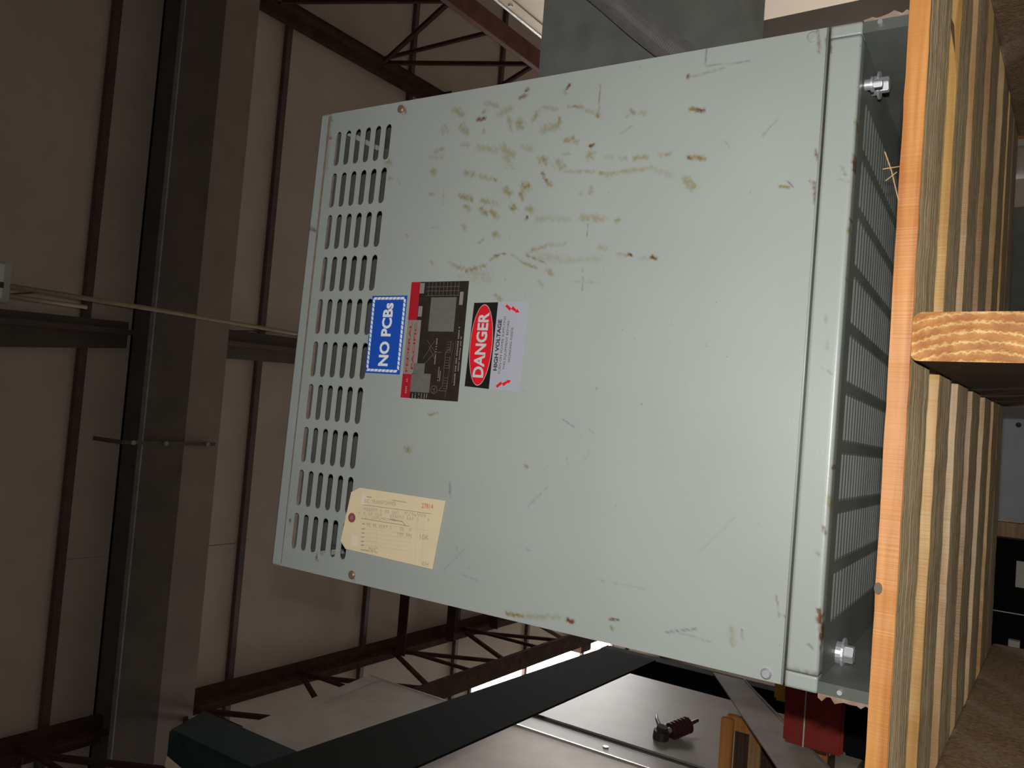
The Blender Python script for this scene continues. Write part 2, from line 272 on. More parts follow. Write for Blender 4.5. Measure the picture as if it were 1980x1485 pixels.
# main I-beam across the hall, brown sheet duct behind it
g=thing('roof_beam','dark steel roof I-beam crossing the dim ceiling from side to side','beam',(0,0,0))
MB().box((-9,2.505,5.40),(9,2.52,ZC-.001)).build('web',M['ibeam'],g)
MB().box((-9,2.445,5.385),(9,2.795,5.40)).build('bottom_flange',M['ibeam'],g)
MB().box((-9,2.436,5.37),(9,2.448,5.42)).build('flange_edge',mat('edge_highlight',(.30,.27,.24),.6,noise=.3),g)  # paler colour paints the highlight along the flange edge
MB().box((-9,2.505,5.74),(9,2.795,5.77)).build('top_flange',M['ibeam'],g)
d=MB().box((-9,2.80,5.40),(9,3.115,5.765)).build('ceiling_duct',M['duct'],bevel=.004)
tag(d,'flat brown sheet-metal duct running along the far side of the roof I-beam','duct')
s=thing('beam_clamp','small dark clamp strap bolted around roof beam and duct','clamp')
MB().box((-.105,2.30,5.366),(-.078,3.06,5.383)).build('strap',M['ibeam'],s)
for y in (2.36,2.62,2.98): MB().tube([(-.092,y,5.366),(-.092,y,5.345)],.018,6).build('bolt',M['brace'],s)
MB().bar((-.092,2.29,5.37),(-.092,2.29,5.76),.03,.012,up=(0,1,0)).build('hanger',M['ibeam'],s)

# joist beam running away from the camera, above the roof beam (two lengths)
def pr(mb,pts,z0,z1): mb.hexa([(x,y,z0) for x,y in pts]+[(x,y,z1) for x,y in pts])
ct=thing('roof_joist','dark deep roof joist running front to back over the middle of the ceiling','beam')
mb=MB(); pr(mb,[(.36,.2),(.70,.2),(.80,2.44),(.60,2.44)],5.70,ZC-.052); mb.build('front_length',M['ibeam'],ct)
mb=MB(); pr(mb,[(.61,3.12),(.86,3.12),(.93,6.0),(.72,6.0)],5.69,ZC-.052); mb.build('rear_length',M['ibeam'],ct)
mb=MB(); pr(mb,[(.60,.2),(.64,.2),(.74,2.44),(.70,2.44)],5.62,5.699); mb.build('bottom_rib',M['purlin'],ct)
mb=MB(); pr(mb,[(.72,3.12),(.76,3.12),(.84,6.0),(.80,6.0)],5.61,5.689); mb.build('bottom_rib',M['purlin'],ct)

p=thing('ceiling_conduit','thin brass-brown conduit running from the ceiling fixture toward the transformer','conduit')
MB().tube([(.845,1.22,5.0),(.852,2.2,5.0),(.85,3.4,5.0),(.85,6,5.0)],.016,10).build('pipe',M['conduit'],p,smooth=True)
MB().tube([(.79,1.22,5.02),(.795,1.75,5.02)],.013,10).build('short_pipe',M['conduit'],p,smooth=True)
for y in (1.5,3.3,5.0): MB().bar((.85,y,5.0),(.85,y,5.70),.008,.008,up=(0,1,0)).build('hanger_rod',M['ibeam'],p)
fx=thing('ceiling_fixture','pale grey ceiling fixture box with cream inserts at the frame edge','fixture')
MB().box((.745,.80,4.98),(.985,1.27,5.10)).build('housing',M['fixture'],fx,bevel=.006)
MB().box((.86,.90,4.973),(.965,1.225,4.981)).build('insert',M['cream'],fx,bevel=.002)
MB().box((.765,.90,4.973),(.825,1.225,4.981)).build('insert',M['cream'],fx,bevel=.002)
MB().box((.825,.90,4.976),(.86,1.23,4.983)).build('gap_plate',M['fixdark'],fx)
MB().tube([(.945,1.16,4.972),(.945,1.05,4.970)],.02,12).build('socket',M['fixdark'],fx)
MB().tube([(.80,1.16,4.972),(.80,1.05,4.970)],.014,12).build('socket',M['fixdark'],fx)
MB().bar((.86,1.0,5.09),(.86,1.0,5.70),.012,.012,up=(0,1,0)).build('hanger_rod',M['ibeam'],fx)

def truss(x,y0,y1,zt,zb,label,step,phase,chord=None):
    t=thing('roof_truss',label,'truss',group=None)
    MB().box((x-.10,y0,zt-.07),(x+.10,y1,zt)).build('top_chord',M['truss'],t,bevel=.004)
    MB().box((x-.012,y0,zt-.17),(x+.012,y1,zt-.07)).build('top_chord_web',M['truss'],t)
    MB().box((x-.09,y0,zb),(x+.09,y1,zb+.06)).build('bottom_chord',chord or M['truss'],t,bevel=.004)
    MB().box((x-.012,y0,zb+.06),(x+.012,y1,zb+.16)).build('bottom_chord_web',M['truss'],t)
    y=y0+phase; up=True
    while y+step<=y1:
        a=(x,y,zb+.09 if up else zt-.11); b=(x,y+step,zt-.11 if up else zb+.09)
        MB().bar(a,b,.035,.035,up=(1,0,0)).build('diagonal',M['truss'],t)
        if up: MB().bar((x+.04,y+step,zb+.07),(x+.04,y+step,zt-.09),.03,.03,up=(1,0,0)).build('vertical',M['truss'],t)
        up=not up; y+=step
    return t
truss(-2.25,1.2,12.9,5.70,4.45,'rusty open-web roof truss running back on the left, behind the cabinets',.62,.1)
truss(3.75,1.2,12.9,5.70,4.10,'rusty open-web roof truss on the right above the dark grey junction box',.66,.25,mat('red_oxide_chord',(.26,.10,.06),.7,noise=.4,nscale=7))
for i,(y,lab) in enumerate(((5.62,'thin dark bridging bar crossing the left truss nearest the ceiling joist'),(6.45,'dark cross angle between trusses, midway along the dim ceiling'),(7.3,'dark cross angle between trusses, farthest one before the skylight'))):
    b=MB().box((-2.25,y-.035,5.44),(3.75,y+.035,5.50)).box((-2.25,y-.035,5.38),(3.75,y-.02,5.44)).build('cross_angle',M['truss']); tag(b,lab,'brace','cross angles between the trusses')
ru=MB().box((-3.05,9.75,5.55),(-2.35,10.05,5.72)).build('duct_box',M['truss']); tag(ru,'dark square box hung beside the bright skylight','box')

# ================================================================== RACK with board deck
rk=thing('pallet_rack','dark green steel pallet rack frame beside and beneath the transformer deck','rack')
fp=MB(); fp.hexa([(-.75,.154,-1.75),(-.477,.154,-1.75),(-.487,.30,-1.75),(-.75,.30,-1.75),(-.75,.154,1.44),(-.477,.154,1.438),(-.487,.30,1.511),(-.75,.30,1.50)])
fp.build('post',M['green'],rk,bevel=.006)
MB().box((-.545,1.60,-1.75),(-.484,1.66,1.10)).build('post',M['green'],rk,bevel=.004)
MB().box((1.70,.09,-1.75),(1.76,.17,-.335)).build('post',M['green'],rk); MB().box((1.70,1.39,-1.75),(1.76,1.47,-.335)).build('post',M['green'],rk)
MB().hexa([(-.483,.156,.915),(-.477,.156,.915),(-.477,1.595,.884),(-.483,1.595,.884),(-.483,.156,1.151),(-.477,.156,1.151),(-.477,1.595,1.078),(-.483,1.595,1.078)]).build('side_beam',M['black'],rk)
MB().prism([(-.60,.1525,1.36),(-.565,.1525,1.40),(-.56,.1525,1.437),(-.535,.1525,1.432),(-.545,.1525,1.375)],(0,.001,0)).build('torn_label',M['conduit'],rk)
# diagonal brace: folded angle in the side frame
def brc(y,off): return
A0,A1=Vector((-.477,1.62,.694)),Vector((-.477,.60,.055)); F0,F1=Vector((-.477,1.62,.592)),Vector((-.477,.60,-.12)); G0,G1=Vector((-.505,1.62,.545)),Vector((-.505,.60,-.185))
t=Vector((-.004,0,0))
MB().hexa([A0,A1,F1,F0,A0+t,A1+t,F1+t,F0+t]).hexa([F0,F1,G1,G0,F0+t,F1+t,G1+t,G0+t]).build('diagonal_brace',M['brace'],rk)
MB().bar(F0+Vector((.001,0,0)),F1+Vector((.001,0,0)),.004,.004).build('brace_fold',mat('fold_highlight',(.34,.30,.25),.4),rk)  # strip put in for the highlight line along the fold
for y in (.10,1.40): MB().box((-.545,y,-.335),(1.74,y+.06,-.234)).build('rack_beam',M['green'],rk,bevel=.004)
# timber joists, front end grain flush with the first board
JSIDE=wood('joist_side_wood',(.24,.15,.08),(.13,.08,.045),True,17)
def joist(xf,xr,w,lab,mf):
    r=.0105; sec=[(0,-.2335),(w,-.2335)]
    for k in range(7):
        a=k/6*math.pi/2; sec.append((w-r+r*math.cos(a),-.0825-r+r*math.sin(a)))
    for k in range(7):
        a=math.pi/2+k/6*math.pi/2; sec.append((r*.7+r*.7*math.cos(a),-.0825-r*.7+r*.7*math.sin(a)))
    n=len(sec); o=MB()
    o.add([(xf+x,-.028,z) for x,z in sec]+[(xr+x,1.504,z) for x,z in sec],[tuple(range(n))]+[(i,(i+1)%n,n+(i+1)%n,n+i) for i in range(n)]+[tuple(range(n,2*n))[::-1]])
    o.mi=[0]+[1]*(n+1); o=o.build('deck_joist',[mf,JSIDE])
    return tag(o,lab,'joist','timber joists under the board deck')
joist(.3855,.423,.0535,'timber joist under the middle of the deck, orange end grain facing out',ENDG)
joist(-.221,-.247,.0535,'timber joist under the left end of the deck, nearest the green rack post',ENDG)
joist(1.054,1.150,.0535,'timber joist under the right end of the deck, below the junction box',ENDG)
# boards
random.seed(4)
ZT,ZB=-.0604,-.0818
K=.75
sy=lambda y:-1.003+(y+1.003)*K
rows=[(.297,.262,.500,.440,0),(.622,.585,.805,.765,1),(.915,.912,1.12,1.115,2),(1.235,1.205,1.44,1.40,3),(1.585,1.46,1.80,1.70,2),(1.90,1.88,2.11,2.10,1),(2.118,2.108,2.36,2.33,3)]
labs=['front deck board under the transformer, bright orange sawn edge, nearest the lens','second deck board from the front, yellow edge with a knot and waney bark patch','third deck board from the front, pale sawn edge','fourth deck board from the front, thin brownish edge','fifth deck board from the front, thin pale edge','sixth deck board from the front, thin yellow edge','rearmost deck board, dark weathered underside']
boards=[]
for (a,a2,b,b2,mi),lab in zip(rows,labs):
    first=a==.297; 
    if first: a2=.297
    wany=mi==1 and a<.7
    a,a2,b,b2=[sy(q) for q in (a,a2,b,b2)]
    ga=(a-a2)/.32*.25; gb=(b-b2)/.32*.25
    n=70; x0,x1=-.462,1.28
    vs=[];fs=[];ms=[]
    jit=[(random.uniform(-1,1),random.uniform(-1,1)) for _ in range(n+1)]
    for i in range(n+1):
        x=x0+(x1-x0)*i/n; ya=a+ga*(x-.4)+jit[i][0]*.0007; yb=b+gb*(x-.4)+jit[i][1]*.001
        zt=ZT+.0004*jit[i][1]; zb=ZB+.0005*jit[i][0]
        wn=.006*math.sin((x-.80)/.14*math.pi) if wany and .80<x<.94 else 0
        vs+=[(x,ya,zt),(x,ya,zb+wn),(x,ya+.0015+wn*1.4,zb-.0006),(x,yb,zb),(x,yb,zt)]
    for i in range(n):
        q=i*5
        for k in range(5):
            k2=(k+1)%5; fs.append((q+k,q+k2,q+5+k2,q+5+k)); ms.append(0 if k<2 else 1)
    fs+=[(4,3,2,1,0),tuple(n*5+k for k in range(5))]; ms+=[0,0]
    o=MB().add(vs,fs); o.mi=ms; o=o.build('deck_board',[EDGE[mi],WEATH[random.randint(0,1)]])
    tag(o,lab,'board','boards of the rack deck'); boards.append(o)
yb2=sy(.6215)+.003
MB().prism([(.835,yb2,-.0785),(.875,yb2,-.0755),(.895,yb2,-.068),(.872,yb2,-.0715)],(0,.004,0)).build('bark_streak',DARKW,boards[1])
MB().prism([(.1355+.0068*math.cos(t*math.pi/6),-.0292,-.0635+.0042*math.sin(t*math.pi/6)) for t in range(12)],(0,.003,0)).build('wood_knot',mat('grey_knot',(.16,.13,.09),.8),boards[0])
for pts in ([(.563,-.0285,-.0615),(.597,-.033,-.053),(.619,-.037,-.0455)],[(.597,-.0285,-.0575),(.586,-.036,-.048)],[(.604,-.026,-.0600),(.60,-.035,-.044)]):
    MB().tube(pts,.0006,5).build('splinter',EDGE[2],boards[0])

# ================================================================== TRANSFORMER
W,H,D=.8,.907,.60
TR=thing('dry_type_transformer','large grey rust-stained ventilated transformer cabinet standing on the board deck','transformer')
TM=Matrix(((0.99989,-0.014034,0.004609),(0.01422,0.998964,-0.0432175),(-0.0039977,0.0432783,0.9990551)))
TR.rotation_euler=TM.to_euler()
# --- front panel: slotted band + dense lower sheet
YF=0.0
cols=[.0645+.0743*i for i in range(10)]; rowz=[.858-.0228*k for k in range(6)]
def sh(x): return .004*(.4-x)/.4
ztop=.8815; zs=.7285; zbot=.0395
slot_hl,slot_r=.0308,.0068
vs=[];fs=[]
def addv(x,y,z): vs.append((x,y,z)); return len(vs)-1
bx=[.0645-.03715+.0743*i for i in range(11)]; bz=[.858+.0114-.0228*k for k in range(7)]
PT=.0016
def ring(cx,cz,n=5):
    pts=[]
    for i in range(n+1):
        a=-math.pi/2+math.pi*i/n; pts.append((cx+slot_hl-slot_r+slot_r*math.cos(a),cz+slot_r*math.sin(a)))
    for i in range(n+1):
        a=math.pi/2+math.pi*i/n; pts.append((cx-slot_hl+slot_r+slot_r*math.cos(a),cz+slot_r*math.sin(a)))
    return pts
slot_m=bmesh.new()
def V(x,z,y=0): return slot_m.verts.new((x,YF-PT+y,z+sh(x)))
for i,cx in enumerate(cols):
    for k,cz in enumerate(rowz):
        R=ring(cx,cz); n=len(R)
        inner=[V(x,z) for x,z in R]; back=[V(x,z,PT+.0009) for x,z in R]
        x0,x1,z1,z0=bx[i],bx[i+1],bz[k],bz[k+1]
        outer=[]
        for (x,z) in R:
            dx,dz=x-cx,z-cz
            s1=(x1-cx)/abs(dx) if dx else 1e9; s2=(z1-cz)/abs(dz) if dz else 1e9
            if abs(z-cz)>slot_r*.99: outer.append((x,z1 if dz>0 else z0))
            else:
                s=min(s1,s2); outer.append((cx+dx*s,cz+dz*s))
        ov=[V(x,z) for x,z in outer]
        for a in range(n):
            b_=(a+1)%n
            slot_m.faces.new((inner[a],inner[b_],ov[b_],ov[a]))
            slot_m.faces.new((inner[b_],inner[a],back[a],back[b_]))
            pa,pb=outer[a],outer[b_]
            if abs(pa[0]-pb[0])>1e-6 and abs(pa[1]-pb[1])>1e-6:
                cxn=x1 if (pa[0]>cx) else x0; czn=z1 if max(pa[1],pb[1])>cz and (pa[1]+pb[1])/2>cz else z0
                c=V(cxn,czn); slot_m.faces.new((ov[a],ov[b_],c))
# surround of the slot band
def quad(x0,z0,x1,z1,nx=1,nz=1):
    for a in range(nx):
        for b_ in range(nz):
            xa=x0+(x1-x0)*a/nx; xb=x0+(x1-x0)*(a+1)/nx; za=z0+(z1-z0)*b_/nz; zb=z0+(z1-z0)*(b_+1)/nz
            slot_m.faces.new((V(xa,za),V(xb,za),V(xb,zb),V(xa,zb)))
XL,XR=.001,.799
quad(XL,bz[0],XR,ztop,160,4); quad(XL,bz[-1],bx[0],bz[0],8,40); quad(bx[-1],bz[-1],XR,bz[0],8,40)
quad(XL,zs,XR,bz[-1],160,2)
bmesh.ops.remove_doubles(slot_m,verts=slot_m.verts,dist=.00001)
me=bpy.data.meshes.new('front_panel'); slot_m.to_mesh(me); slot_m.free()
# dense lower part
nx,nz=360,312
gx=np.linspace(XL,XR,nx+1); gz=np.linspace(zbot,zs,nz+1)
GX,GZ=np.meshgrid(gx,gz); shz=.004*(.4-GX)/.4*np.clip((GZ-.1)/.6,0,1)
dent=.0010*np.sin(GX*9+1)*np.sin(GZ*7)
Vn=np.stack([GX.ravel(),(YF-PT+0*dent).ravel(),(GZ+shz).ravel()],1)
idx=np.arange((nx+1)*(nz+1)).reshape(nz+1,nx+1)
F=np.stack([idx[:-1,:-1].ravel(),idx[:-1,1:].ravel(),idx[1:,1:].ravel(),idx[1:,:-1].ravel()],1)
n0=len(me.vertices); co=np.empty(n0*3,dtype=np.float32); me.vertices.foreach_get('co',co)
f0=[tuple(p.vertices) for p in me.polygons]
allv=[tuple(v) for v in co.reshape(-1,3).tolist()]+[tuple(v) for v in Vn.tolist()]
allf=f0+[tuple(i+n0 for i in r) for r in F.tolist()]
# folded return edges of the sheet
def edge_strip(p,q,dy):
    b0=len(allv); allv.extend([(p[0],YF-PT,p[1]),(q[0],YF-PT,q[1]),(q[0],YF-PT+dy,q[1]),(p[0],YF-PT+dy,p[1])]); allf.append((b0,b0+1,b0+2,b0+3))
edge_strip((XL,zbot),(XR,zbot),.012); edge_strip((XL,ztop+sh(0)),(XR,ztop+sh(.8)),.012); edge_strip((XL,zbot),(XL,ztop+.004),.012); edge_strip((XR,zbot),(XR,ztop-.004),.012)
me2=bpy.data.meshes.new('front_panel'); me2.from_pydata(allv,[],allf); me2.materials.append(PAINT)
hm=MB().tube([(XL,YF-.0010,zbot),(XR,YF-.0010,zbot)],.0014,12).build('panel_hem',PAINT,TR,smooth=True); put_wear(hm)
fpn=bpy.data.objects.new('front_panel',me2); link(fpn,TR); put_wear(fpn)
# --- top trim, bottom trim (one painted frame each)
def gridbox(name,x0,x1,z0,z1,y0,y1,r=.004,shear=False):
    # front face subdivided for the wear attribute, rounded lower edge
    prof=[(y1,z0)]+[(y0+r-r*math.sin(a*math.pi/12),z0+r-r*math.cos(a*math.pi/12)) for a in range(7)]+[(y0,z0+r+(z1-z0-r)*k/9) for k in range(1,10)]+[(y1,z1)]
    n=int((x1-x0)/.003); mb=MB(); vv=[];ff=[]
    for i in range(n+1):
        x=x0+(x1-x0)*i/n
        for (y,z) in prof: vv.append((x,y,z+(sh(x) if shear else 0)))
    k=len(prof)
    for i in range(n):
        for j in range(k-1): ff.append((i*k+j,(i+1)*k+j,(i+1)*k+j+1,i*k+j+1))
    ff+= [tuple(range(k)),tuple(n*k+j for j in range(k))[::-1]]
    o=mb.add(vv,ff).build(name,PAINT,TR); put_wear(o)
    for p_ in o.data.polygons: p_.use_smooth=len(p_.vertices)==4
    return o
gridbox('bottom_rail',.0195,.7835,.0,.0358,.0,.02,.005)
gridbox('corner_block',.0,.0183,.0,.0362,.0,.02,.003); gridbox('corner_block',.7848,.8,.0,.0362,.0,.02,.003)
gridbox('top_rail',.0,.8,.8838,.9065,.0,.02,.001,True)
MB().box((.004,.004,.034),(.796,.02,.042)).build('seam_gap',M['gland'],TR)
MB().hexa([(.004,-.0008,.8815),(.796,-.0008,.8775),(.796,.02,.877),(.004,.02,.881),(.004,-.0008,.8885),(.796,-.0008,.8845),(.796,.02,.885),(.004,.02,.889)]).build('seam_gap',mat('grimy_seam',(.17,.155,.13),.8,noise=.5,nscale=60,col2=(.15,.08,.05)),TR)
# --- body shell behind
sh_=MB().box((.0,.0205,.0),(.004,D,.903)).box((.796,.0205,.0),(.8,D,.903)).box((.0,D-.004,.0),(.8,D,.903))
sh_.build('side_shell',PLAIN,TR)
MB().box((.0042,.021,.05),(.006,.59,.899)).box((.794,.021,.05),(.7958,.59,.895)).build('side_shade_sheet',M['inner_shade'],TR)['kind']='stuff'  # sheets added to darken the side walls behind the slots
MB().hexa([(0,.0205,.9025),(.8,.0205,.8985),(.8,D,.8985),(0,D,.9025),(0,.0205,.9105),(.8,.0205,.9025),(.8,D,.9025),(0,D,.9105)]).build('top_cover',PLAIN,TR)
# windings inside, seen through the slots
for i in range(3):
    cx=.16+.24*i; MB().tube([(cx,.31,.13),(cx,.31,.62)],.095,20).build('winding',M['core'],TR,smooth=False)
MB().box((.05,.05,.030),(.75,.57,.040)).build('coil_base',M['core'],TR)
MB().box((.06,.22,.64),(.74,.40,.72)).build('core_yoke',M['core'],TR); MB().box((.06,.22,.045),(.74,.40,.12)).build('core_yoke',M['core'],TR)
MB().box((.02,.0209,.886),(.78,.50,.889)).build('cover_shade_sheet',M['inner_shade'],TR)  # dark sheet added under the cover to shade the slots
MB().box((.03,.11,.700),(.77,.113,.8859)).build('inner_baffle',M['inner_shade'],TR)  # baffle coloured dark for the same painted shade
# --- underside pan with slots
um=bmesh.new(); UT=.003
def U(x,y,z=0): return um.verts.new((x,y,z))
ucol=[.103+.0735*i+.0 for i in range(9)]; pitch=.0205; urow=[.060+pitch*k for k in range(24)]
for cx in ucol:
    for cy in urow:
        x0,x1,y0,y1=cx-.03675,cx+.03675,cy-pitch/2,cy+pitch/2; a,b_=.0305,.0068
        R=[(cx-a,cy-b_*.5),(cx-a+.003,cy-b_),(cx+a-.003,cy-b_),(cx+a,cy-b_*.5),(cx+a,cy+b_*.5),(cx+a-.003,cy+b_),(cx-a+.003,cy+b_),(cx-a,cy+b_*.5)]
        O=[(x0,cy-b_*.5),(cx-a+.003,y0),(cx+a-.003,y0),(x1,cy-b_*.5),(x1,cy+b_*.5),(cx+a-.003,y1),(cx-a+.003,y1),(x0,cy+b_*.5)]
        i0=[U(*p) for p in R]; i1=[U(*p,UT) for p in R]; o0=[U(*p) for p in O]; cn={0:(x0,y0),2:(x1,y0),4:(x1,y1),6:(x0,y1)}
        for q in range(8):
            r=(q+1)%8
            um.faces.new((i0[q],i0[r],o0[r],o0[q])); um.faces.new((i0[q],i0[r],i1[r],i1[q]))
            if q in cn: um.faces.new((o0[q],o0[r],U(*cn[q])))
xa,xb,ya,yb=ucol[0]-.03675,ucol[-1]+.03675,urow[0]-pitch/2,urow[-1]+pitch/2
for q in ((.004,.02,.796,ya),(.004,ya,xa,yb),(xb,ya,.796,yb),(.004,yb,.796,D)): um.faces.new((U(q[0],q[1]),U(q[2],q[1]),U(q[2],q[3]),U(q[0],q[3])))
bmesh.ops.remove_doubles(um,verts=um.verts,dist=.00001)
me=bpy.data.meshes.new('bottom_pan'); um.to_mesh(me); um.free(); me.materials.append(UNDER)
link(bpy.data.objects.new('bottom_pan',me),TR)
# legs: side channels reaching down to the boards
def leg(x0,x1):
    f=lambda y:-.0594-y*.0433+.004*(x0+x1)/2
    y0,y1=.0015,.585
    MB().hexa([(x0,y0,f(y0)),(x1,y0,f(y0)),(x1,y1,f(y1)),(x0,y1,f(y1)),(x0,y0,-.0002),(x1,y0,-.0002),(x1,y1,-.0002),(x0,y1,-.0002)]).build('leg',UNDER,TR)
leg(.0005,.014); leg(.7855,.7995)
for xo,sg in ((.0003,-1),(.7997,1)):          # torn, rust-flaked outer edge of each leg
    random.seed(3+sg); n=12; vv=[];ff=[]
    for i in range(n+1):
        z=-.001-.056*i/n; e=xo+sg*random.uniform(.002,.009)*(.5+.5*math.sin(i*1.1)**2)
        vv+=[(xo,.0,z),(e,.0005,z),(e,.004,z),(xo,.004,z)]
    for i in range(n):
        for k in range(4): k2=(k+1)%4; ff.append((i*4+k,i*4+k2,i*4+4+k2,i*4+4+k))
    ff+=[(0,1,2,3),(n*4,n*4+1,n*4+2,n*4+3)]
    MB().add(vv,ff).build('rust_flake_edge',M['rust'],TR)
# bolts
def hexbolt(x,y,R=.0125,name='corner_bolt'):
    b=MB().tube([(x,y,-.0002),(x,y,-.0075)],R*1.1,20).tube([(x,y,-.0075),(x,y,-.010)],R*1.55,24).build(name,M['bolt'],TR,smooth=False)
    MB().tube([(x,y,-.010),(x,y,-.0205)],R*.92,6).build('bolt_head',M['bolt'],b,bevel=.0008)
hexbolt(.757,.092,.0112); hexbolt(.027,.112)
hexbolt(.737,.040,.006,'small_bolt')
MB().tube([(.793,.0014,-.02),(.793,-.006,-.02)],.003,8).build('stud',M['bolt'],TR); MB().tube([(.008,.0014,-.025),(.008,-.006,-.025)],.003,8).build('stud',M['bolt'],TR)
# front screws
sr=mat('rusted_screw',(.26,.17,.12),.5,metal=.4,noise=.5,nscale=80)
for x,z,mt_ in ((.7860,.7165,sr),(.790,.0575,PLAIN),(.0095,.058,M['bolt']),(.013,.7225,sr)):
    MB().tube([(x,-PT,z),(x,-PT-.0015,z),(x,-PT-.0035,z)],[.0068,.0068,.0045],14).build('panel_screw',mt_,TR)

# --- lettering helpers on the front face
def flat_poly(name,pts,mt_,parent,y,th=.0003):
    return MB().prism([(x,y,z) for x,z in pts],(0,-th,0)).build(name,mt_,parent)
def text_mesh(name,txt,x,z,h,mt_,parent,y,ang=0,align='CENTER',wid=None,off=0,sx=1,th=.0002,shear=0):
    cu=bpy.data.curves.new('tmp','FONT'); cu.body=txt; cu.size=1; cu.align_x=align; cu.align_y='CENTER'; cu.extrude=0; cu.offset=off; cu.shear=shear; cu.resolution_u=3
    ob=bpy.data.objects.new('tmp',cu); C.objects.link(ob); dg=bpy.context.evaluated_depsgraph_get(); dg.update()
    me=bpy.data.meshes.new_from_object(ob.evaluated_get(dg)); bpy.data.objects.remove(ob); me.name=name
    n=len(me.vertices); co=np.empty(n*3,dtype=np.float32); me.vertices.foreach_get('co',co); co=co.reshape(-1,3)
    ch=.73                                                         # cap height of the face at size 1
    mx,mn=co[:,0].max(),co[:,0].min(); s=h/ch; s_x=s*sx if wid is None else wid/(mx-mn)
    px=(co[:,0]-((mx+mn)/2 if align=='CENTER' else mn))*s_x; cy=(co[:,1].max()+co[:,1].min())/2; pz=(co[:,1]-cy)*s
    ca,sa=math.cos(ang),math.sin(ang)
    co[:,0]=x+px*ca-pz*sa; co[:,2]=z+px*sa+pz*ca; co[:,1]=y
    me.vertices.foreach_set('co',co.ravel()); me.materials.clear(); me.materials.append(mt_); me.update()
    bm=bmesh.new(); bm.from_mesh(me)
    for f_ in bm.faces:
        f_.normal_update()
        if f_.normal.y>0: f_.normal_flip()
    bm.to_mesh(me); bm.free()
    o=bpy.data.objects.new(name,me); return link(o,parent)
def rect(x0,z0,x1,z1): return [(x0,z0),(x1,z0),(x1,z1),(x0,z1)]
blue=mat('sticker_blue',(.012,.075,.42),.35); swhite=mat('sticker_white',(.70,.72,.74),.4); sblack=mat('sticker_black',(.012,.010,.009),.35)
sred=mat('sticker_red',(.62,.012,.022),.35); sclear=mat('sticker_pale_lilac',(.36,.37,.42),.4); plate_k=mat('plate_black',(.030,.022,.017),.35,noise=.3,nscale=90)
plate_g=mat('plate_silver',(.20,.185,.17),.35,metal=.3,noise=.15,nscale=120); plate_r=mat('plate_red',(.36,.012,.022),.35); plate_t=mat('plate_taupe',(.23,.20,.18),.4)
dimred=mat('plate_red_letters',(.30,.03,.025),.4); thinl=mat('plate_thin_lines',(.13,.115,.10),.4)
YS=YF-PT-.0002
def skew(pts,cx,cz,a): 
    ca,sa=math.cos(a),math.sin(a); return [(cx+(x-cx)*ca-(z-cz)*sa,cz+(x-cx)*sa+(z-cz)*ca) for x,z in pts]
# blue sticker
s1=flat_poly('no_pcbs_sticker',rect(.3425,.6635,.4710,.7380),blue,TR,YS); s1['label']='blue sticker reading NO PCBs with striped white border'
bw=MB()
def dash(x0,z0,x1,z1,n,t):
    L=math.hypot(x1-x0,z1-z0); ux,uz=(x1-x0)/L,(z1-z0)/L; nx_,nz_=-uz,ux
    for i in range(n):
        a=L*i/n+.0008; b_=L*(i+1)/n-.0006; k=t*.6
        pts=[(x0+ux*a-nx_*t/2,z0+uz*a-nz_*t/2),(x0+ux*b_-nx_*t/2,z0+uz*b_-nz_*t/2),(x0+ux*(b_+k)+nx_*t/2,z0+uz*(b_+k)+nz_*t/2),(x0+ux*(a+k)+nx_*t/2,z0+uz*(a+k)+nz_*t/2)]
        bw.prism([(x,YS-.0003,z) for x,z in pts],(0,-.00015,0))
dash(.3485,.6680,.4650,.6680,16,.0042); dash(.3485,.7335,.4650,.7335,16,.0042); dash(.3475,.6680,.3475,.7335,8,.0042); dash(.4665,.6680,.4665,.7335,8,.0042)
bw.build('striped_border',swhite,s1)
text_mesh('lettering','NO PCBs',.407,.7008,.0200,swhite,s1,YS-.00045,wid=.104,off=.035)
# nameplate
P=lambda u,v:(.306+u*.1865,.5445+v*.1125)          # u along x, v up
def pr_(u0,v0,u1,v1): return [P(u0,v0),P(u1,v0),P(u1,v1),P(u0,v1)]
s2=flat_poly('rating_plate',pr_(0,0,1,1),plate_k,TR,YS,.0006); s2['label']='black and silver rating plate with red corner blocks'
YP_=YS-.0006
def pp(name,u0,v0,u1,v1,mt_,dy=.0): return flat_poly(name,pr_(u0,v0,u1,v1),mt_,s2,YP_-dy,.00015)
pp('red_block',0,.84,.205,1,plate_r); pp('red_block',.67,.84,1,1,plate_r); pp('title_strip',.205,.76,.67,1,plate_t)
pp('silver_field',.055,.50,.215,.84,plate_g); pp('silver_field',.215,.62,.30,.82,plate_g,.0001)
pp('silver_field',.575,.18,.865,.62,plate_g); pp('silver_field',.70,.76,.79,.83,plate_t); pp('silver_field',.80,.07,.91,.13,plate_t); pp('silver_field',.90,.76,.99,.84,plate_t)
ln=MB()
def lin(u0,v0,u1,v1,t=.0006):
    a,b_=P(u0,v0),P(u1,v1); dx,dz=b_[0]-a[0],b_[1]-a[1]; L=math.hypot(dx,dz); nx_,nz_=-dz/L*t/2,dx/L*t/2
    ln.prism([(a[0]-nx_,YP_-.0003,a[1]-nz_),(b_[0]-nx_,YP_-.0003,b_[1]-nz_),(b_[0]+nx_,YP_-.0003,b_[1]+nz_),(a[0]+nx_,YP_-.0003,a[1]+nz_)],(0,-.0001,0))
for k in range(9): lin(.88,.16+.065*k,.995,.16+.065*k); 
for u in (.88,.92,.955): lin(u,.14,u,.72)
for u in (.12,.17): lin(u,.50,u,.83)
for v in (.60,.72): lin(.055,v,.215,v)
for v in (.24,.30,.36,.42,.48,.55): lin(.58,v,.86,v,.0004)
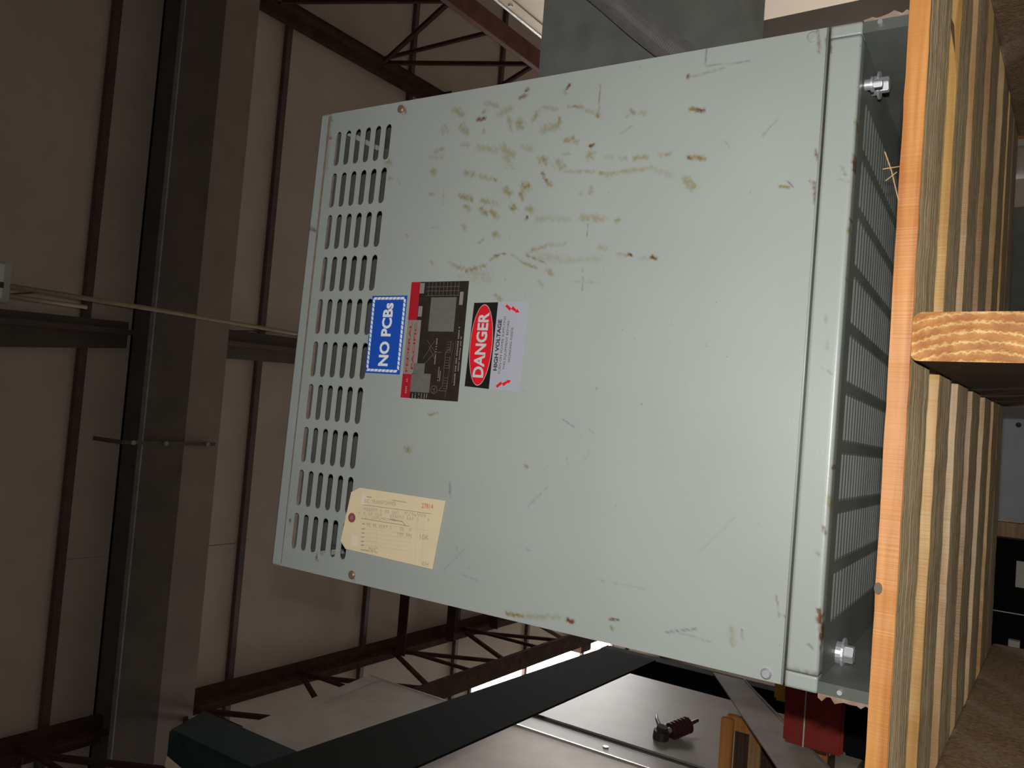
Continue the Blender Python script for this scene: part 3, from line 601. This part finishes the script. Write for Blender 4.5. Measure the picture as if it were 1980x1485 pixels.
for u in (.65,.76): lin(u,.18,u,.62,.0005)
# winding diagrams
for c in (.30,.46,.34):
    pass
lin(.12,.28,.40,.28); lin(.12,.28,.08,.34); lin(.08,.34,.08,.20); lin(.40,.28,.44,.20)
for c0 in (.10,.27,.40):
    for k in range(5): lin(c0+.022*k,.20,c0+.022*k,.27,.0005)
    lin(c0,.20,c0+.10,.20)
lin(.30,.62,.40,.46); lin(.40,.46,.50,.62); lin(.40,.46,.40,.34); lin(.34,.66,.50,.48); lin(.33,.44,.45,.58)
lin(.02,.22,.48,.16,.0004); lin(.15,.12,.50,.12,.0004)
ln.build('printed_lines',thinl,s2)
text_mesh('lettering','FEDERAL',*P(.435,.94),.0046,dimred,s2,YP_-.0003,wid=.080,off=.03)
text_mesh('lettering','PACIFIC',*P(.445,.845),.0046,dimred,s2,YP_-.0003,wid=.074,off=.03)
text_mesh('lettering','WIRING DIA.',*P(.31,.37),.0035,plate_g,s2,YP_-.0003,wid=.04,off=.01) if False else None
lg=mat('plate_letters',(.30,.28,.25),.4)
text_mesh('lettering','POWER',*P(.11,.925),.0040,dimred,s2,YP_-.0003,wid=.02,off=.01) if False else None
text_mesh('lettering','UL',*P(.085,.42),.0050,thinl,s2,YP_-.0003,off=.01)
rg=MB(); c=P(.085,.42)
for k in range(20):
    a0,a1=2*math.pi*k/20,2*math.pi*(k+1)/20
    rg.prism([(c[0]+r*math.cos(a),YP_-.0003,c[1]+r*1.0*math.sin(a)) for a,r in ((a0,.0058),(a1,.0058),(a1,.0066),(a0,.0066))],(0,-.0001,0))
rg.build('certification_ring',thinl,s2)
# unreadable fine print as rows of small marks
fp_=MB(); random.seed(9)
def fine(u0,v0,u1,v1,n,t=.0016):
    for k in range(n):
        if random.random()<.12: continue
        u=u0+(u1-u0)*k/n; v=v0+(v1-v0)*k/n; a=P(u,v); w_=.186*(u1-u0)/n*.62
        fp_.prism([(a[0],YP_-.0003,a[1]),(a[0]+w_,YP_-.0003,a[1]),(a[0]+w_,YP_-.0003,a[1]+t*random.uniform(.7,1)),(a[0],YP_-.0003,a[1]+t*random.uniform(.7,1))],(0,-.0001,0))
fine(.13,.075,.62,.075,38,.0024); fine(.25,.03,.55,.03,26,.0020); fine(.30,.44,.52,.44,20,.0022); fine(.04,.90,.17,.90,8,.003)
for v in (.53,.57,.62,.67,.73,.78): fine(.005,v,.05,v,6,.0016)
fine(.16,.36,.28,.36,9,.0016); fine(.16,.33,.26,.33,8,.0016)
fp_.build('fine_print',lg,s2)['kind']='stuff'
# danger sticker (slightly turned)
DA=.03; DC=(.392,.4855)
def dp(pts): return skew(pts,*DC,-.0)
s3=flat_poly('danger_sticker',[(.3260,.4370),(.4605,.4345),(.4595,.4880),(.3290,.4905)],sclear,TR,YS,.0003); s3['label']='clear and black DANGER HIGH VOLTAGE sticker with red oval'
flat_poly('black_field',[(.3282,.4900),(.4590,.4875),(.4583,.5310),(.3302,.5345)],sblack,s3,YS,.0004)
def oval(cx,cz,a,b_,n=40): return [(cx+a*math.cos(2*math.pi*k/n),cz+b_*math.sin(2*math.pi*k/n)) for k in range(n)]
flat_poly('oval_rim',oval(.3940,.5112,.0620,.0205),mat('oval_pale',(.45,.35,.37),.4),s3,YS-.0004,.0001)
flat_poly('red_oval',oval(.3940,.5112,.0608,.0195),sred,s3,YS-.0005,.0001)
text_mesh('lettering','DANGER',.3940,.5112,.0190,mat('danger_letters',(.50,.50,.52),.4),s3,YS-.0008,wid=.099,off=.03,ang=-.01)
dk=mat('dark_print',(.035,.035,.045),.5)
text_mesh('lettering','HIGH VOLTAGE',.3945,.4815,.0066,dk,s3,YS-.0005,wid=.077,off=.035,ang=-.015)
text_mesh('lettering','TURN OFF POWER SUPPLYING',.3945,.4735,.0040,dk,s3,YS-.0005,wid=.087,ang=-.015)
text_mesh('lettering','THIS EQUIPMENT BEFORE',.3945,.4660,.0040,dk,s3,YS-.0005,wid=.073,ang=-.015)
text_mesh('lettering','WORKING INSIDE',.3950,.4585,.0040,dk,s3,YS-.0005,wid=.052,ang=-.015)
def boltz(cx,cz,s,fl=1):
    base=[(-.55,1.0),(.10,.25),(-.12,.10),(.62,-.95),(.50,-1.0),(.16,-.62),(-.42,-.02),(-.16,.16)]
    base=[(-.40,1.0),(.35,.30),(.02,.20),(.50,-.55),(.66,-.40),(.55,-1.05),(.0,-.75),(.20,-.66),(-.45,-.05),(-.05,.10),(-.75,.80)]
    return [(cx+fl*x*s*.75,cz+z*s) for x,z in base]
for cx,cz,fl in ((.3375,.4655,1),(.4490,.4615,-1)):
    pts=boltz(cx,cz,.0125,fl); MB().add([(x,YS-.0005,z) for x,z in pts],[tuple(range(len(pts)))]).build('lightning_mark',sred,s3)

# ================================================================== SHIPPING TAG (top-level, taped over the slots)
paper=mat('manila_card',(.62,.52,.34),.7,noise=.05,nscale=30,bump=.1)
TG=thing('shipping_tag','cream manila shipping tag with red number 27814 taped over the lower left slots','tag')
TG.rotation_euler=TR.rotation_euler
outl=[(.1545,.7205),(.1545,.5480),(.0495,.5605),(.0530,.7390),(.0640,.7510),(.1455,.7385)]
YT=-.0050
MB().prism([(x,YT,z) for x,z in outl],(0,-.0006,0)).build('card',paper,TG)
ex,ez=.1045,.7315
MB().tube([(ex,YT-.0006,ez),(ex,YT-.0011,ez)],.0078,20).build('hole_patch',mat('brown_red_fibre',(.26,.06,.05),.6),TG)
MB().tube([(ex,YT-.0011,ez),(ex,YT-.0014,ez)],.0030,14).build('eyelet_hole',mat('eyelet_glint',(.45,.43,.40),.3,metal=.6),TG)
tape=mat('pale_tape_glare',(.72,.64,.50),.22,spec=.6)  # lighter than the card, painting the glare on the tape
for cx,cz in ((.136,.7085),(.068,.7205)): MB().prism([(cx-.008,YT-.0006,cz-.006),(cx+.008,YT-.0006,cz-.006),(cx+.009,YT-.0006,cz+.006),(cx-.007,YT-.0006,cz+.007)],(0,-.0001,0)).build('tape_glare',tape,TG)
ink=mat('pencil_grey',(.33,.29,.22),.7); green_=mat('faint_green_rule',(.46,.43,.28),.7); redn=mat('red_number_ink',(.50,.10,.08),.6); inkd=mat('dark_ink',(.24,.22,.19),.7)
# tag frame: s runs down the card (world -z), t across (world +x)
ux=Vector((.1545-.1455,.5480-.7385)).normalized()     # reading direction in (x,z)
angT=math.atan2(ux.y,ux.x)
O_=Vector((.1455,.7385)); nx2=Vector((-ux.y,ux.x))
def TP(s,t): v=O_+Vector((ux.x,ux.y))*s-nx2*t; return (v.x,v.y)     # t measured from the upper (right-hand) edge
wl=math.hypot(.105,.0)
tl=MB(); 
def tln(s0,t0,s1,t1,th,mbx):
    a,b_=Vector(TP(s0,t0)),Vector(TP(s1,t1)); d_=(b_-a).normalized(); n_=Vector((-d_.y,d_.x))*th/2
    mbx.prism([(q.x,YT-.0006,q.y) for q in (a-n_,b_-n_,b_+n_,a+n_)],(0,-.0001,0))
for t in (.047,.056,.0625,.069,.0755,.082): tln(.028,t,.130 if t>.05 else .165,t,.0005,tl)
for s_,t0,t1 in ((.060,.056,.085),(.140,.035,.100),(.153,.035,.095)): tln(s_,t0,s_,t1,.0005,tl)
tl.build('ruled_lines',green_,TG)
tk=MB(); tln(.028,.0185,.165,.0215,.0008,tk); tln(.025,.0405,.125,.0440,.0009,tk); tln(.085,.037,.11,.038,.0012,tk); tln(.11,.038,.117,.0435,.0009,tk)
tk.build('bold_rules',inkd,TG)
pf=MB(); tln(.034,.005,.044,.0055,.0016,pf); tln(.088,.0065,.116,.0080,.0014,pf); tln(.028,.090,.045,.0905,.0016,pf); tln(.020,.030,.0205,.034,.0012,pf)
for k,t in enumerate((.049,.057,.0635,.070,.077,.083)): tln(.028,t,.034,t,.0018,pf)
pf.build('small_print',ink,TG)
def tt(txt,s,t,h,mt_,wid=None,name='lettering',da=0):
    x,z=TP(s,t); return text_mesh(name,txt,x,z,h,mt_,TG,YT-.0008,ang=angT+da,align='LEFT',wid=wid)
tt('27814',.1465,.0105,.0075,redn,.022)
tt('EIC  TRANSFORMER',.030,.0120,.0065,ink,.066)
tt('N/C',.046,.0880,.0085,ink,.018); tt('10K',.1465,.058,.0085,ink,.018); tt('WH',.152,.098,.0075,ink,.014)
hw=MB(); random.seed(21)
def scrawl(s0,t0,n,h,pw,mbx):
    s=s0
    for k in range(n):
        if random.random()<.16: s+=pw*1.1; continue
        st=random.random()
        pts=[(s,t0+h/2),(s+pw*.15,t0-h/2),(s+pw*.5,t0+(random.random()-.5)*h),(s+pw*.7,t0+(random.random()-.5)*h),(s+pw*.3,t0+h/2*random.choice((-1,1)))]
        for a,b_ in zip(pts[:-1],pts[1:]): tln(a[0],a[1],b_[0],b_[1],.0005,mbx)
        s+=pw
scrawl(.030,.0255,26,.0058,.0048,hw); scrawl(.030,.0320,27,.0054,.0048,hw); scrawl(.034,.0375,14,.0045,.0045,hw)
scrawl(.038,.0500,9,.0060,.0042,hw); scrawl(.078,.0500,4,.0060,.0042,hw); scrawl(.102,.0500,6,.0060,.0045,hw); scrawl(.102,.0585,8,.0060,.0043,hw)
hwo=hw.build('handwriting',ink,TG); hwo['kind']='stuff'

# ================================================================== LEFT SIDE
pf_=thing('left_platform','low dark steel platform holding the tall cabinets left of the rack','platform')
MB().box((-2.0,.45,.25),(-.775,2.6,.299)).build('top_plate',M['green'],pf_)
for x,y in ((-1.95,.5),(-.83,.5),(-1.95,2.5),(-.83,2.5)): MB().box((x-.03,y-.03,-1.75),(x+.03,y+.03,.25)).build('leg',M['green'],pf_)
c1=thing('steel_cabinet','tall dull metal cabinet left behind the rack, lipped top, dim brown side','cabinet')
MB().hexa([(-1.7,.62,.30),(-.838,.62,.30),(-.773,1.45,.30),(-1.7,1.45,.30),(-1.7,.62,2.03),(-.838,.62,2.03),(-.773,1.45,2.03),(-1.7,1.45,2.03)]).build('body',M['cab'],c1,bevel=.003)
MB().hexa([(-.838+.0005,.62,1.972),(-.838+.004,.62,1.972),(-.773+.004,1.45,1.972),(-.773+.0005,1.45,1.972),(-.838+.0005,.62,2.032),(-.838+.004,.62,2.032),(-.773+.004,1.45,2.032),(-.773+.0005,1.45,2.032)]).build('top_lip',M['cab'],c1)
MB().box((-.7725,1.446,.30),(-.7685,1.4535,2.03)).build('rim_light_edge',M['rim'],c1)  # bright strip paints the rim light down the cabinet edge
c2=thing('enamel_cabinet','pale enamel cabinet left of the transformer with two cable glands on its side','cabinet')
MB().box((-1.7,1.47,.30),(-.790,2.40,1.45)).build('body',M['cabfront'],c2,bevel=.003)
MB().box((-.7899,1.615,.31),(-.782,2.395,1.445)).build('door',M['cabfront'],c2,bevel=.003)
MB().box((-.7899,1.600,.31),(-.7885,1.615,1.445)).build('door_seam',M['fixdark'],c2)
MB().tube([(-.7899,1.545,1.02),(-.786,1.545,1.02)],.010,12).build('rivet',M['rim'],c2); MB().tube([(-.7899,1.54,.63),(-.784,1.54,.63)],.010,12).build('rivet',M['rim'],c2)
g1=MB(); xg=-.782
g1.tube([(xg,1.735,.905),(xg+.03,1.735,.903)],.028,14).tube([(xg+.03,1.735,.903),(xg+.045,1.735,.90)],.020,10)
g1=g1.build('cable_gland',M['gland'],c2)
MB().tube([(xg+.03,1.76,.92),(xg+.035,1.81,.955),(xg+.035,1.85,.975)],[.008,.006,.004],8).build('lever',M['gland'],g1)
MB().tube([(xg+.03,1.745,.885),(xg+.034,1.755,.880)],.010,10).build('chrome_nut',M['bolt'],g1)
g2=MB(); pts=[];rad=[]
for k in range(19): pts.append((xg+.022+.001*k,1.765+.0042*k,.885-.0022*k)); rad.append(.030 if k%3 else .022)
g2=g2.tube(pts,rad,14).build('coiled_wire',M['maroon'],c2)
MB().tube([(xg+.03,1.84,.85),(xg+.035,1.88,.848),(xg+.04,1.905,.838)],[.010,.007,.006],8).build('wire_tail',M['maroon'],g2)

cr=thing('wooden_crate','small slatted wooden crate below the pale cabinet, partly behind the brace','crate')
MB().box((-.785,1.485,.302),(-.56,1.50,.345)).build('bottom_slat',EDGE[0],cr)
MB().box((-.785,1.485,.575),(-.565,1.505,.612)).build('top_slat',EDGE[0],cr,bevel=.002)
MB().box((-.785,1.49,.490),(-.565,1.505,.525)).build('middle_slat',EDGE[3],cr,bevel=.002)
for x in (-.60,-.77): MB().box((x,1.506,.30),(x+.04,1.53,.60)).build('upright',EDGE[0],cr)
MB().box((-.785,1.53,.30),(-.60,1.59,.58)).build('contents',DARKW,cr)
bk=MB().box((-.46,1.150,-.0600),(-.175,1.47,.194)).build('black_metal_box',M['black'],bevel=.006); tag(bk,'black metal box on the rear of the deck under the red box','box')
rb=thing('red_toolbox','dark red metal box resting on a black box at the rear left of the deck','box')
MB().box((-.465,1.144,.1945),(-.18,1.46,.337)).build('body',M['red'],rb,bevel=.006)
MB().box((-.465,1.141,.284),(-.18,1.144,.287)).build('lid_seam',M['white'],rb)
MB().box((-.326,1.139,.20),(-.323,1.144,.335)).build('stripe',M['white'],rb)
yb=MB().box((-.378,1.17,.3375),(-.30,1.24,.372)).build('yellow_block',M['yellow'],bevel=.006); tag(yb,'small yellow block sitting on top of the dark red metal box','block')

# ================================================================== RIGHT SIDE
rp=thing('right_platform','dark steel platform carrying the cream cabinet right of the deck','platform')
MB().box((1.64,.4,-.16),(3.0,1.6,-.10)).build('top_plate',M['green'],rp)
for x,y in ((1.85,.45),(2.95,.45),(1.85,1.55),(2.95,1.55)): MB().box((x-.03,y-.03,-1.75),(x+.03,y+.03,-.16)).build('leg',M['green'],rp)
c3=thing('cream_cabinet','cream sheet-metal cabinet at upper right, screwed top edge, shadowed by junction box','cabinet')
MB().box((1.645,.30,-.098),(2.6,1.55,1.36)).build('body',M['cream_cab'],c3,bevel=.003)
MB().box((1.6405,.30,1.315),(1.645,1.55,1.362)).build('top_lip',M['cream_cab'],c3)
MB().box((1.638,.30,1.356),(1.646,1.55,1.366)).build('rim_light_edge',M['rim'],c3)  # bright strip paints the rim light along the top edge
for y in (.45,.80,1.10,1.40): MB().tube([(1.6405,y,1.338),(1.636,y,1.338)],.008,10).build('lip_screw',M['bolt'],c3)
jb=thing('junction_box','dark grey electrical junction box fixed to the cream cabinet side','box')
MB().hexa([(.98,.80,.462),(1.638,.80,.462),(1.638,1.02,.462),(.98,1.02,.462),(.98,.80,1.004),(1.638,.80,1.004),(1.638,1.02,1.004),(.98,1.02,1.004)]).build('body',M['dkgrey'],jb,bevel=.004)
MB().box((1.14,.797,1.004),(1.20,.83,1.036)).build('hinge_tab',M['dkgrey'],jb,bevel=.004)
fc=MB(); pts=[];rad=[]
P0=[Vector((1.62,.60,1.02)),Vector((1.48,.68,.90)),Vector((1.341,.72,.75)),Vector((1.256,.72,.66)),Vector((1.18,.72,.572)),Vector((1.10,.73,.46)),Vector((1.06,.74,.30)),Vector((1.04,.75,.12)),Vector((1.035,.76,.045))]
N_=300
for k in range(N_+1):
    u=k/N_*(len(P0)-1); i=min(int(u),len(P0)-2); f_=u-i
    p0=P0[max(i-1,0)];p1=P0[i];p2=P0[i+1];p3=P0[min(i+2,len(P0)-1)]
    p=.5*((2*p1)+(p2-p0)*f_+(2*p0-5*p1+4*p2-p3)*f_*f_+(3*p1-p0-3*p2+p3)*f_**3); pts.append(p); rad.append(.034 if k%2 else .0318)
fo=thing('flexible_conduit','ribbed grey flexible metal conduit crossing in front of the junction box','conduit')
fc.tube(pts,rad,16).build('ribbed_hose',M['flex'],fo)
MB().tube([(1.035,.76,.045),(1.035,.76,-.003)],.040,12).build('end_fitting',M['bolt'],fo)

# ================================================================== BELOW AND BEHIND THE DECK
gc=thing('blue_grey_cabinet','blue-grey metal cabinet seen low behind the rear edge of the deck','cabinet')
MB().box((.0,3.5,-1.75),(.535,4.0,.10)).build('body',M['greypanel'],gc,bevel=.004)
MB().tube([(.45,3.5,-.03),(.45,3.493,-.03)],.012,12).build('screw',M['fixdark'],gc)
o=MB().box((-.075,3.48,-1.75),(-.008,3.55,.10)).build('timber_post',EDGE[3],bevel=.003); tag(o,'rough timber post standing between blue-grey cabinet and black cabinet','post')
bc=thing('black_cabinet','black cabinet with a white bracket mark, low behind the deck','cabinet')
MB().box((-.66,3.5,-1.75),(-.085,4.0,.10)).build('body',M['black'],bc,bevel=.004)
MB().box((-.300,3.494,-.098),(-.180,3.4995,-.050)).box((-.215,3.494,-.30),(-.180,3.4995,-.098)).build('bracket_mark',M['white'],bc)
MB().box((-.300,3.492,-.30),(-.285,3.4995,-.098)).build('bracket_mark',M['white'],bc)
MB().box((-.425,3.497,-1.2),(-.421,3.4995,.09)).build('trim_line',M['bolt'],bc)
MB().box((-.57,3.46,-.08),(-.54,3.4995,-.035)).build('latch',M['white'],bc)
o=MB().box((1.84,3.5,-1.75),(1.90,3.56,.20)).build('timber_post',EDGE[0],bevel=.003); tag(o,'short orange timber post low behind the right end of the deck','post')
o=MB().tube([(1.74,3.6,-1.75),(1.74,3.6,-1.2),(1.74,3.6,-.3),(1.74,3.6,.05),(1.74,3.6,.08)],[.09,.095,.09,.08,.05],16).build('wrapped_roll',M['white'],smooth=True); tag(o,'pale wrapped roll standing low behind the deck beside the orange post','roll')
o=MB().box((.60,3.9,-1.75),(1.60,4.5,.12)).build('dark_crate',M['dkgrey'],bevel=.01); tag(o,'large dark crate low behind the deck at right of centre','crate')
